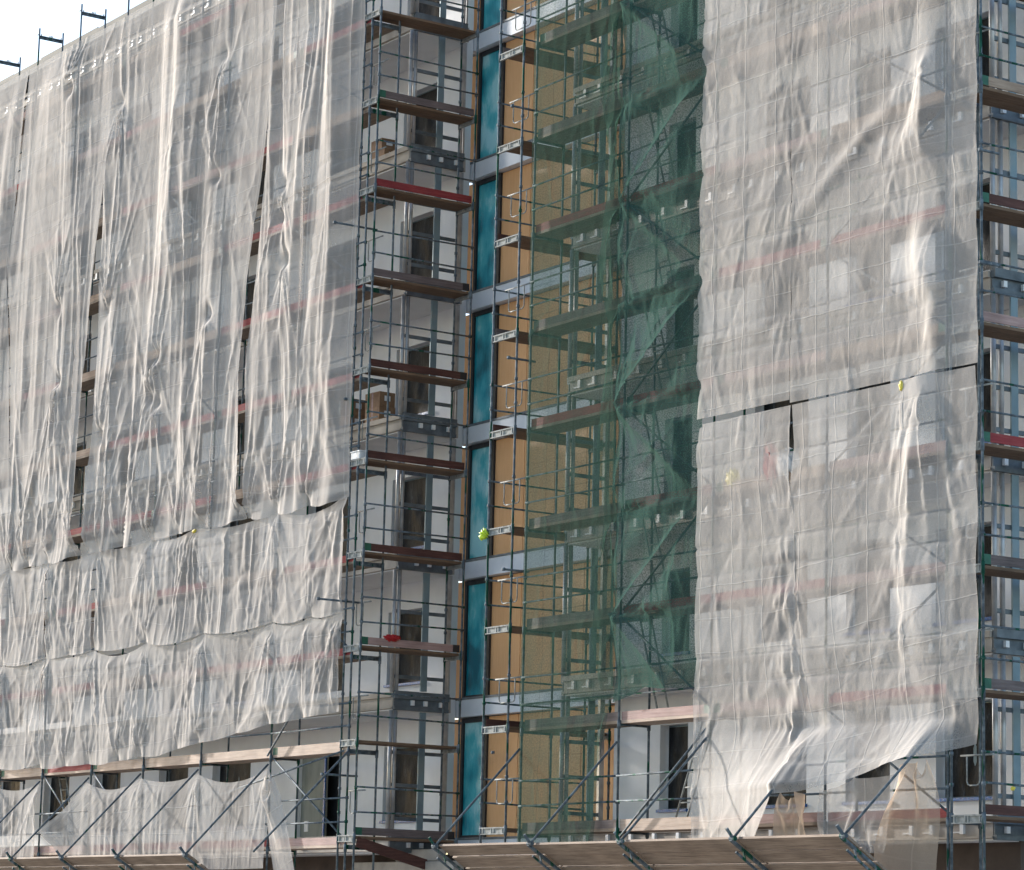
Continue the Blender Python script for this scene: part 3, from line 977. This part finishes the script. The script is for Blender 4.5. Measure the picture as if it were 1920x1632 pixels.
def drape(m, label, group, xl, xr, zb, zt, plane, seed, step=0.042, pleat=0.12, fine=0.04, wl=0.6, lean=0.35, ties=(), fans=(), sag=0.1, tops=(), topsag=0.0, rails=(), creases=30, crease_a=0.025, tent=None, calm_top=1.2, base=0.068, press=0.12, gather=0.3, flat_right=0.0):
    """a hanging sheet of net with straight pleats, fans of creases at its ties and a swagged hem"""
    rs = np.random.RandomState(seed)
    W_, H_ = xr(0.5) - xl(0.5), zt(0.5) - zb(0.5)
    nx, nz = int(W_ / step) + 2, int(H_ / (step * 1.25)) + 2
    U, V = np.meshgrid(np.linspace(0, 1, nx), np.linspace(0, 1, nz))
    vv, uu = np.linspace(0, 1, nz), np.linspace(0, 1, nx)
    XLv, XRv = np.array([xl(t) for t in vv])[:, None], np.array([xr(t) for t in vv])[:, None]
    ZBu, ZTu = np.array([zb(t) for t in uu])[None, :], np.array([zt(t) for t in uu])[None, :]
    X = XLv + (XRv - XLv) * U
    Z = ZBu + (ZTu - ZBu) * V
    xw = X + lean * vnoise(X * 0.33 + 7, Z * 0.11, seed + 1) + 0.5 * lean * vnoise(X * 0.8, Z * 0.22, seed + 2)
    amp = np.clip(0.55 + 0.9 * vnoise(X * 0.55 + 3, Z * 0.13, seed + 3), 0.12, 1.2)
    amp = amp * np.clip((ZTu - Z) / calm_top, 0.12, 1)
    n1 = vnoise(xw / wl * 1.5, Z * 0.16, seed + 4)
    n2 = vnoise(xw / wl * 3.7, Z * 0.22, seed + 5)
    n3 = vnoise(xw / wl * 0.7, Z * 0.10, seed + 6)
    r1 = (1 - np.abs(n1)) ** 1.1
    r2 = (1 - np.abs(n2)) ** 1.5
    D = amp * (pleat * (0.75 * r1 + 0.45 * (n3 + 0.6)) + fine * r2)
    X0 = X.copy()
    X = X + amp * pleat * 0.5 * n1 * np.clip(np.minimum(X - XLv, XRv - X) / 0.4, 0, 1)
    hold = np.ones_like(X)
    for (fx, fz, dr, L_, A_) in fans:
        dx, dz = X - fx, (fz - Z) * dr
        pos = np.clip(dz, 0, None)
        th = dx / (pos + 0.12)
        wdw = np.clip(1 - np.abs(th) / 0.75, 0, 1) * (dz > 0)
        rr_ = np.sqrt(dx * dx + dz * dz)
        nf = (1 - np.abs(vnoise(th * 7.5 + fx * 13, pos * 0.3 + fz, seed + 9))) ** 2
        D = D + A_ * nf * wdw * np.exp(-pos / L_) * np.clip(pos / 0.35, 0, 1)
        hold = np.minimum(hold, 1 - 0.9 * np.exp(-(rr_ / 0.22) ** 2))
        X = X - dx * gather * np.exp(-(rr_ / 0.3) ** 2) * np.clip(np.minimum(X0 - XLv, XRv - X0) / 0.5, 0, 1)
    for _ in range(creases):
        cx, cz = rs.uniform(xl(0.5), xr(0.5)), rs.uniform(zb(0.5), zt(0.5))
        an = rs.choice([rs.uniform(-0.5, 0.5), rs.uniform(0.5, 1.2) * rs.choice([-1, 1])])
        L_ = rs.uniform(0.4, 1.7)
        tx, tz = math.sin(an), math.cos(an)
        al, ac = (X - cx) * tx + (Z - cz) * tz, (X - cx) * tz - (Z - cz) * tx
        D = D + crease_a * rs.uniform(-0.8, 1.2) * np.exp(-np.abs(ac) / rs.uniform(0.02, 0.09)) * np.clip(1 - np.abs(al) / L_, 0, 1)
    for zr in rails:
        hold = hold * (1 - press * np.exp(-((Z - zr) / 0.05) ** 2))
    D = np.clip(D, 0, None) * hold
    if flat_right:
        D = D * np.clip((XRv - X0) / flat_right, 0.12, 1)
    Y = plane - base - D
    if tent is not None:
        Y = Y - tent(X, Z)
    def swag(pts, x):
        pts = sorted(pts)
        o_ = np.zeros_like(x)
        for p, q in zip(pts, pts[1:]):
            t = np.clip((x - p) / (q - p), 0, 1)
            o_ += 4 * t * (1 - t) * min(1.4, (q - p) / 2.5) * (0.5 + rs.rand())
        return o_
    if ties:
        sw = swag(ties, X)
        k = np.exp(-(Z - ZBu) / 0.9)
        Z = Z - sag * sw * k
        Y = Y - 0.5 * sag * sw * np.exp(-(Z - ZBu) / 0.5)
    if tops and topsag:
        Z = Z - topsag * swag(tops, X) * np.exp(-(ZTu - Z) / 0.7)
    P = np.stack([X, Y, Z], -1)
    me = bpy.data.meshes.new('scaffold_net')
    nv, nf_ = nz * nx, (nz - 1) * (nx - 1)
    me.vertices.add(nv)
    root = P[-1, nx // 2].copy()
    me.vertices.foreach_set('co', (P - root).reshape(-1))
    q = (np.arange(nz - 1)[:, None] * nx + np.arange(nx - 1)[None, :]).reshape(-1)
    faces = np.stack([q, q + 1, q + nx + 1, q + nx], -1)
    me.loops.add(nf_ * 4)
    me.loops.foreach_set('vertex_index', faces.reshape(-1).astype(np.int32))
    me.polygons.add(nf_)
    me.polygons.foreach_set('loop_start', np.arange(0, nf_ * 4, 4, dtype=np.int32))
    me.polygons.foreach_set('use_smooth', np.ones(nf_, dtype=bool))
    uvl = me.uv_layers.new(name='cloth')
    off = rs.uniform(0, 40, 2)
    uvv = np.stack([U * W_ * 1.1 + off[0], V * H_ + off[1]], -1).reshape(-1, 2)
    uvl.data.foreach_set('uv', uvv[faces.reshape(-1)].reshape(-1))
    me.update()
    me.validate()
    me.materials.append(M[m])
    o = bpy.data.objects.new('scaffold_net', me)
    o.location = root
    COL.objects.link(o)
    return tag(o, label, 'debris net', group)

GL = 'beige debris nets on the left wing'
GR = 'beige debris nets on the right wing'
YR = 0.59
railsL = [2 * L - 0.2 + dz for L in range(0, 11) for dz in (0.5, 1.0)]
railsR = [2 * L + dz for L in range(0, 10) for dz in (0.5, 1.0)]
rq = random.Random(17)

# upper curtains of the left wing
ZT, ZB = 21.06, 7.22
tiesL = [-32.4, -31, -29.3, -27.8, -26.4, -25, -23.7, -22.2, -20.9, -19.5, -18.1, -16.8, -15.47, -14.0, -12.65, -11.3, -9.85, -8.4, -6.95, -5.3, -3.68, -2.2, -0.72]
def curtain(label, xl, xr, seed, lo, hi, **k):
    t_ = [lo] + [x for x in tiesL if lo + 0.4 < x < hi - 0.4] + [hi]
    fans = [(x, ZB, -1, rq.uniform(1.2, 3.0), rq.uniform(0.12, 0.24)) for x in t_]
    for x in XL:
        if lo < x < hi:
            for _ in range(3):
                fans.append((x + rq.uniform(-0.2, 0.2), rq.uniform(9.5, 20.2), rq.choice((1, 1, -1)), rq.uniform(1.0, 2.6), rq.uniform(0.10, 0.2)))
    kw = dict(pleat=0.21, fine=0.035, wl=0.75, lean=0.5, press=0.05, calm_top=0.9, ties=t_, fans=fans, sag=0.16, rails=railsL, creases=int(12 * (hi - lo)), crease_a=0.03)
    kw.update(k)
    return drape('net', label, GL, xl, xr, const(ZB), const(ZT), 0.0, seed, **kw)
curtain('far left beige net curtain under the bare roof frames', const(-32.5), lin([(0, -17.9), (0.6, -19.05), (0.8, -18.75), (1, -18.5)]), 31, -32.4, -18.0)
curtain('hanging beige net curtain left of the long dark slit', lin([(0, -17.85), (0.6, -18.9), (0.8, -18.65), (1, -18.45)]), lin([(0, -13.55), (0.3, -13.62), (0.5, -13.55), (0.75, -13.2), (1, -13.05)]), 32, -17.8, -13.6)
curtain('widest pleated beige net curtain between the two dark slits', lin([(0, -13.3), (0.25, -13.12), (0.5, -13.25), (0.75, -13.14), (1, -13.03)]), lin([(0, -5.0), (0.25, -5.55), (0.4, -5.5), (0.58, -5.0), (0.75, -4.66), (1, -4.5)]), 33, -13.2, -5.1)
curtain('beige net curtain with crossing folds beside the corner tower', lin([(0, -5.0), (0.25, -5.2), (0.38, -4.96), (0.58, -4.60), (0.75, -4.58), (1, -4.48)]), lin([(i / 20, -0.56 + 0.03 * math.sin(i * 2.2)) for i in range(21)]), 34, -4.9, -0.60, lean=0.8, pleat=0.2, flat_right=0.6)

# middle and lower bands of the left wing
def band(label, x0, x1, z0, z1, seed, ties, topties, **k):
    zb = z0 if callable(z0) else const(z0)
    fans = [(x, z1 + rq.uniform(-0.05, 0.0), 1, rq.uniform(0.9, 2.0), rq.uniform(0.12, 0.22)) for x in topties]
    fans += [(x, zb((x - x0) / (x1 - x0)), -1, rq.uniform(0.5, 1.1), rq.uniform(0.06, 0.15)) for x in ties]
    kw = dict(pleat=0.055, fine=0.03, wl=0.6, lean=0.7, ties=ties, fans=fans, sag=0.13, tops=topties, topsag=0.10, rails=railsL, creases=int(16 * (x1 - x0)), crease_a=0.03, calm_top=0.3)
    kw.update(k)
    return drape('net', label, GL, const(x0), const(x1), zb, const(z1), 0.0, seed, **kw)
mids = [-32.4, -29.3, -26.4, -23.7, -20.9, -18.1, -15.5]
band('middle beige net band at the far left below the curtains', -32.4, -15.5, 4.74, 7.26, 41, mids, mids)
band('short middle beige net band ending at the narrow dark slit', -15.46, -12.82, 4.74, 7.26, 45, [-15.46, -14.1, -12.82], [-15.46, -12.82], topsag=0.16)
band('middle beige net band right of the narrow dark slit under the yellow tie', -12.66, -0.62, 4.76, 7.28, 42, [-12.66, -9.85, -6.95, -3.68, -2.0, -0.62], [-12.66, -9.85, -7.6, -3.68, -0.72], topsag=0.15)
band('lowest beige net band at the far left edge', -32.4, -15.5, 2.05, 4.72, 43, [-32.4, -29.3, -26.4, -23.7, -20.9, -18.1, -15.5], mids)
band('lowest beige net band with slanting folds above the pale planks', -15.44, -0.66, lin([(0, 1.95), (0.25, 1.95), (0.45, 2.07), (0.8, 2.5), (1, 2.62)]), 4.74, 44, [-15.44, -14, -12.65, -11, -9.85, -8, -6.95, -5.2, -3.68, -2.2, -0.8],
     [-15.44, -12.65, -9.85, -6.95, -3.68, -2.1, -0.8], pleat=0.08, sag=0.07, topsag=0.14)
# pieces at fan height
band('small beige net at the lower left edge left of the ladder', -32, -15.5, -0.55, 1.55, 46, [], [-32, -29.3, -26.4, -23.7, -20.9, -18.1, -15.55], topsag=0.14, pleat=0.04, rails=())
def corner_pull(X, Z):
    return 0.30 * np.clip((-13.2 - X) / 1.4, 0, 1) * np.clip(1.2 - np.abs(Z - 0.4), 0, 1)
drape('net', 'beige net with scalloped top behind the slanting left poles', GL, lin([(0, -13.6), (0.2, -13.9), (0.47, -14.75), (0.6, -14.1), (1, -12.75)]), const(-3.7), const(-0.65), const(1.52), 0.0, 47,
      pleat=0.03, fine=0.02, lean=0.5, fans=[(x, 1.5, 1, rq.uniform(0.6, 1.2), rq.uniform(0.08, 0.16)) for x in (-12.75, -9.85, -6.95, -3.7)] + [(-14.75, 0.37, -1, 1.2, 0.12)], tops=[-12.75, -9.85, -6.95, -3.7], topsag=0.16, creases=90, crease_a=0.022, calm_top=0.3, tent=corner_pull)
sheet('scaffold_net', 'net', 'loose beige net tail hanging from the last left pole', GL, (lin([(0, -3.2), (1, -3.66)]), lin([(0, -1.9), (1, -3.5)]), const(-1.6), const(1.48)), 0.0, 1.15,
      [(0, 1, (-3.7, -0.06, 1.5)), (1, 1, (-3.62, -0.06, 1.5)), (0, 0, (-3.0, -0.35, -1.6)), (1, 0, (-1.7, -0.15, -1.6)), (0.5, 0, (-2.4, -0.3, -1.6))], seed=48, step=0.04, fold=0.03, wl=(0.3, 0.5), grav=0.5)

# right wing
def rnet(label, xl, xr, zb, zt, seed, **k):
    kw = dict(pleat=0.022, fine=0.006, wl=0.8, lean=0.6, rails=railsR, creases=int(9 * (zt(0.5) - zb(0.5))), crease_a=0.022, calm_top=0.4, press=0.55, gather=0.12)
    kw.update(k)
    return drape('net', label, GR, xl, xr, zb, zt, YR, seed, **kw)
def fans_at(x, zs, A=0.12, L_=1.3):
    A = A * 0.33
    return [(x, z, d_, rq.uniform(0.6, 1.2) * L_, rq.uniform(0.6, 1.2) * A) for z in zs for d_ in (1, -1)]
rnet('upper beige net beside the green net with faint upright creases', lin([(i / 24, 10.92 + 0.05 * math.sin(i * 2.1)) for i in range(25)]), const(13.56), const(7.40), const(19.0), 51,
     fans=fans_at(13.5, (9.2, 11.2, 13.3, 15.2), 0.12) + fans_at(10.95, (8.0, 10.0, 12.0, 14.0), 0.07))
def bulge(X, Z):
    a = np.exp(-((X - 17.35 - 0.12 * np.sin(Z * 0.9)) / 0.30) ** 2) * (0.10 + 0.06 * np.sin(Z * 1.7))
    b_ = 0.16 * np.exp(-((X - 17.1) / 0.3) ** 2 - ((Z - 9.3) / 0.6) ** 2) + 0.1 * np.exp(-((X - 16.9) / 0.5) ** 2 - ((Z - 11.4) / 0.5) ** 2)
    c_ = np.exp(-((X - 15.2 - (Z - 11.5) * 1.6) / 0.35) ** 2) * 0.07 * np.clip(1 - np.abs(Z - 11.5) / 1.4, 0, 1)
    return a + b_ + c_
rnet('tall upper beige net with a bulging fold near the right corner', const(13.58), lin([(i / 30, 18.33 + 0.025 * math.sin(i * 1.7)) for i in range(31)]), const(7.34), const(19.0), 52, pleat=0.03, creases=90, flat_right=0.5,
     fans=fans_at(16.6, (12.8, 11.8, 9.8, 8.4), 0.14) + fans_at(18.2, (12.7, 10.0, 9.0, 7.4), 0.15, 1.6) + fans_at(13.62, (9.2, 11.2, 13.3), 0.10) + [(17.45, 9.9, 1, 1.6, 0.12), (17.2, 12.9, 1, 1.8, 0.10)], tent=bulge)
def over_poles(X, Z):
    h1 = np.clip((1.62 - Z) * 0.985, 0, 1.0) * np.clip(1 - np.abs(X - 14.46) / np.where(X < 14.46, 3.3, 3.0), 0, 1) ** 1.15
    h2 = np.clip((1.62 - Z) * 0.985, 0, 0.75) * np.clip(1 - np.abs(X - 17.40) / np.where(X < 17.4, 1.8, 0.9), 0, 1) ** 1.4
    return h1 + h2 + 0.05 * np.clip(1.6 - Z, 0, 1)
rnet('lower beige net draped over the support pole and reaching the catch fan', lin([(i / 14, 10.95 + 0.04 * math.sin(i * 2.3)) for i in range(15)]), lin([(0, 13.5), (0.1, 14.3), (0.2, 14.25), (0.35, 14.0), (0.5, 13.78), (0.75, 13.72), (0.83, 13.56), (1, 13.58)]), const(-0.40), const(7.30), 53, pleat=0.035, wl=1.0,
     fans=fans_at(13.55, (5.2, 4.3, 3.3, 2.2), 0.18) + [(13.95, 1.2, -1, 1.5, 0.2), (11.0, 0.9, 1, 1.0, 0.1), (11.0, 0.9, -1, 1.2, 0.1)], tent=over_poles, creases=80)
def rb(X, Z):
    return over_poles(X, Z) + np.exp(-((X - 17.0 - 0.1 * np.sin(Z)) / 0.38) ** 2) * 0.11 * np.clip((Z - 1.5) / 2, 0, 1)
rnet('lower beige net swept up to the right corner over two poles', lin([(0, 14.30), (0.12, 14.1), (0.2, 14.0), (0.35, 13.7), (0.5, 13.58), (0.8, 13.60), (0.9, 13.70), (1, 13.62)]), lin([(i / 18, 18.31 + 0.03 * math.sin(i * 1.3)) for i in range(19)]), lin([(0, 0.42), (0.15, 0.46), (0.35, 0.62), (0.6, 0.86), (0.8, 0.98), (1, 1.16)]), const(7.30), 54, base=0.078, pleat=0.035, wl=1.0, flat_right=0.5,
     fans=fans_at(16.45, (4.9, 3.4, 2.6), 0.17, 1.6) + fans_at(18.15, (5.0, 3.2, 1.3), 0.15, 1.5) + [(17.1, 7.2, 1, 2.6, 0.16), (16.5, 7.2, 1, 1.2, 0.07), (14.4, 1.6, 1, 1.0, 0.10), (13.65, 4.3, 1, 1.2, 0.08)], tent=rb, creases=70)
# hanging scraps below
sheet('scaffold_net', 'net_tan', 'narrow tan net scrap hanging behind the pole left of the red toe board', GR, (const(13.35), const(14.15), const(-0.45), const(0.55)), YR, 1.3,
      [(0, 1, (13.5, 0.42, 0.55)), (1, 1, (14.0, 0.30, 0.55)), (0, 0, (13.4, 0.45, -0.45)), (0.5, 0, (13.8, 0.42, -0.45)), (1, 0, (14.3, 0.4, -0.45))], seed=61, step=0.03, fold=0.04, wl=(0.2, 0.3))
sheet('scaffold_net', 'net', 'thin see-through net strip below the swept hem beside the red toe board', GR, (const(14.4), const(16.2), const(-0.42), const(0.8)), YR, 1.04,
      [(0, 1, (14.5, 0.45, 0.55)), (0.5, 1, (15.3, 0.5, 0.75)), (1, 1, (16.5, 0.48, 0.85)), (0, 0, (15.0, 0.45, -0.42)), (0.5, 0, (15.5, 0.45, -0.42)), (1, 0, (16.0, 0.45, -0.42))], seed=62, step=0.04, fold=0.02, wl=(0.4, 0.7))
sheet('scaffold_net', 'net_tan', 'tan net tail hanging from the rightmost support pole', GR, (lin([(0, 15.9), (1, 16.9)]), lin([(0, 17.4), (1, 17.1)]), const(-1.7), const(0.95)), YR, 1.35,
      [(0, 1, (17.25, -0.05, 0.78)), (1, 1, (17.45, 0.2, 0.98)), (0.5, 1, (17.35, 0.1, 0.9)), (0, 0.45, (16.25, 0.1, -0.4)), (0, 0, (16.3, 0.1, -1.7)), (0.3, 0, (16.6, 0.0, -1.7)), (0.6, 0, (17.0, 0.1, -1.7)), (1, 0, (17.35, 0.15, -1.7))],
      seed=63, step=0.035, fold=0.05, wl=(0.25, 0.45), out=0.9)

# green nets
GG = 'green debris nets'
def gnet(m, label, xl, xr, zb, zt, seed, **k):
    kw = dict(pleat=0.03, fine=0.012, wl=0.8, lean=0.8, rails=railsR, creases=int(10 * (zt(0.5) - zb(0.5))), crease_a=0.03, calm_top=0.4)
    kw.update(k)
    return drape(m, label, GG, xl, xr, zb, zt, YR, seed, **kw)
def over_braces(X, Z):
    k = np.floor(Z / 2)
    f = Z / 2 - k
    xc = np.where(k % 2 == 0, 8.5 + 2.6 * f, 11.1 - 2.6 * f)
    d = X - xc
    return (0.13 * np.exp(-np.abs(d) / 0.16) + 0.05 * np.sin(d * 2.6 + k * 2.1) + 0.05) * np.clip((11.0 - X) / 0.7, 0, 1)
gnet('net_green', 'thin green net hung before the orange recess beside the slim tower', const(5.30), const(8.50), const(2.45), const(19.0), 71, ties=[5.3, 6.9, 8.5], sag=0.05)
gnet('net_green', 'bunched green net tail hanging along the post between orange and white wall', lin([(0, 8.1), (0.06, 7.75), (0.2, 8.12), (0.28, 7.8), (0.42, 8.15), (0.5, 7.75), (0.64, 8.1), (0.72, 7.7), (0.86, 8.1), (1, 7.9)]), const(8.48), const(2.6), const(19.0), 75,
     pleat=0.16, fine=0.06, wl=0.28, lean=0.3, base=0.10, fans=[(8.4, z, 1, 1.2, 0.2) for z in (5.9, 9.9, 12.0, 13.9, 16.0)], creases=60)
gnet('net_green_dense', 'dense dark green net over the white wall next to the beige nets', const(8.50), const(11.04), lin([(0, 2.35), (0.4, 2.6), (1, 2.5)]), const(19.0), 73, pleat=0.03, creases=110, crease_a=0.04, flat_right=0.6, tent=over_braces,
     fans=[(8.55, 2 * L + 0.1, d_, 1.3, 0.09) for L in range(2, 9) for d_ in (1, -1)] + [(10.8, 2 * L + rq.uniform(-.3, .3), d_, 1.3, 0.06) for L in range(2, 9) for d_ in (1, -1)], ties=[8.5, 9.4, 10.98], sag=0.06)
gnet('net_green', 'lower green net strip with a slanting free edge above the catch fan', const(5.30), lin([(0, 7.85), (0.5, 8.0), (1, 8.35)]), const(-0.40), const(2.5), 72, pleat=0.04, fans=[(8.3, 2.4, 1, 1.8, 0.15)])

# ------------------------------------------------------------------ loose things
def carton(x, y, z, sx, sy, sz, rz, label):
    T = thing('cardboard_box', (x, y, z), label, 'box', 'boxes stored on the balcony slabs')
    mb = MB().box((x - sx / 2, y - sy / 2, z), (x + sx / 2, y + sy / 2, z + sz))
    mb.build('body', 'card', T, bevel=0.006)
    MB().box((x - 0.03, y - sy / 2 - 0.002, z + 0.002), (x + 0.03, y + sy / 2 + 0.002, z + sz + 0.002)).build('packing_tape', 'pink_x', T)
    MB().box((x + sx / 2 + 0.001, y - 0.08, z + sz * 0.4), (x + sx / 2 + 0.003, y + 0.08, z + sz * 0.75)).build('shipping_label', 'plate', T)
    T.rotation_euler.z = rz
    return T
f5, f3 = FL[5] + 0.004, FL[3] + 0.004
carton(-2.55, 1.75, f5, 0.55, 0.4, 0.28, 0.05, 'brown carton at the bottom of the upper balcony stack')
carton(-2.62, 1.76, f5 + 0.284, 0.5, 0.4, 0.26, -0.04, 'brown carton on top of the upper balcony stack')
carton(-3.6, 1.75, f3, 0.45, 0.4, 0.38, 0.0, 'lower left brown carton on the balcony beside the net edge')
carton(-3.62, 1.76, f3 + 0.384, 0.45, 0.4, 0.36, 0.06, 'upper left brown carton on the balcony beside the net edge')
carton(-2.45, 1.78, f3, 0.62, 0.42, 0.40, 0.0, 'large lower carton with white label on the middle balcony')
carton(-2.50, 1.80, f3 + 0.404, 0.58, 0.42, 0.34, 0.05, 'large upper carton with dark flaps on the middle balcony')

def lump(name, mt, c, r, seed, label, cat, squash=(1, 1, 1), group=None, amp=0.28):
    rnd = random.Random(seed)
    mb = MB()
    n, k = 36, 24
    ph = [(rnd.uniform(2, 6), rnd.uniform(2, 6), rnd.uniform(0, 6.28)) for _ in range(6)]
    for j in range(k + 1):
        t = math.pi * j / k
        for i in range(n):
            p = 2 * math.pi * i / n
            dx, dy, dz = math.sin(t) * math.cos(p), math.sin(t) * math.sin(p), math.cos(t)
            w = 1 + amp * sum((1 - 2 * abs(math.sin(a * dx * 1.3 + b * dz + q + a * dy))) for a, b, q in ph) / 4 - 0.10 * abs(math.sin(9 * dx + 7 * dy + 5 * dz + seed))
            mb.v.append((c[0] + dx * r * w * squash[0], c[1] + dy * r * w * squash[1], c[2] + dz * r * w * squash[2]))
    for j in range(k):
        for i in range(n):
            a = j * n + i
            b = j * n + (i + 1) % n
            mb.f.append((a, a + n, b + n, b))
    o = mb.build(name, mt, None, smooth=True)
    return tag(o, label, cat, group)
lump('plastic_wrap', 'lime', (3.80, 0.56, 6.02), 0.135, 3, 'bright lime plastic wrap tied round a bracket of the slim tower', 'wrap', (1.1, .7, 1), amp=0.4)
lump('rag', 'redcloth', (-0.05, 0.80, 4.20), 0.16, 4, 'red rag lying on the plank of the corner tower', 'rag', (0.6, 1.3, 0.55), amp=0.4)
lump('tie_ribbon', 'yellow', (-7.61, -0.08, 7.20), 0.07, 5, 'small yellow ribbon tied at the seam of the left nets', 'ribbon', (1.6, .6, .8), 'yellow ribbons on the nets')
lump('tie_ribbon', 'yellow', (16.50, 0.50, 7.22), 0.07, 6, 'yellow ribbon at the seam of the right nets', 'ribbon', (.8, .5, 1.5), 'yellow ribbons on the nets')
lump('tie_ribbon', 'yellow', (18.38, 1.2, 0.49), 0.04, 8, 'yellow ribbon on the guard rail of the right edge tower', 'ribbon', (.8, 1.2, 1.0), 'yellow ribbons on the nets')
lump('bag', 'redcloth', (12.95, 0.63, 6.36), 0.29, 9, 'red bag on the deck blurred behind the right net', 'bag', (.9, .42, 1.3), 'bags on the deck behind the right net')
lump('bag', 'sack', (13.30, 0.68, 6.30), 0.34, 10, 'large pale sack beside the red bag behind the right net', 'bag', (1.1, .45, 1.0), 'bags on the deck behind the right net')
lump('bag', 'yellow', (11.75, 0.68, 6.22), 0.22, 12, 'yellow bag behind the left edge of the right net', 'bag', (1, .45, 1), 'bags on the deck behind the right net')
t = thing('paint_tub', (-0.42, 0.05, 8.02), 'white rectangular tub on the bracket of the corner tower', 'tub')
MB().box((-0.60, -0.04, 8.02), (-0.24, 0.16, 8.17)).build('body', 'plate', t, bevel=0.012)
MB().box((-0.615, -0.055, 8.17), (-0.225, 0.175, 8.20)).build('lid', 'plate', t, bevel=0.008)
t = thing('loose_board', (-0.2, 0.6, -0.3), 'dark red board slanting down under the corner tower', 'board')
MB().bar((-0.05, 0.1, -0.12), (-0.3, 2.9, -0.75), 0.03, 0.22).build('plank', 'maroon_y', t)
t = thing('concrete_barrier', (-1.5, 2.0, -3.9), 'pale concrete blocks stacked under the corner tower', 'barrier')
MB().box((-3.2, 1.9, -3.9), (0.9, 2.18, -0.46)).build('lower_block', 'concrete', t, bevel=0.02)
MB().box((-1.5, 1.95, -0.457), (0.2, 2.15, -0.2)).build('upper_block', 'concrete', t, bevel=0.02)
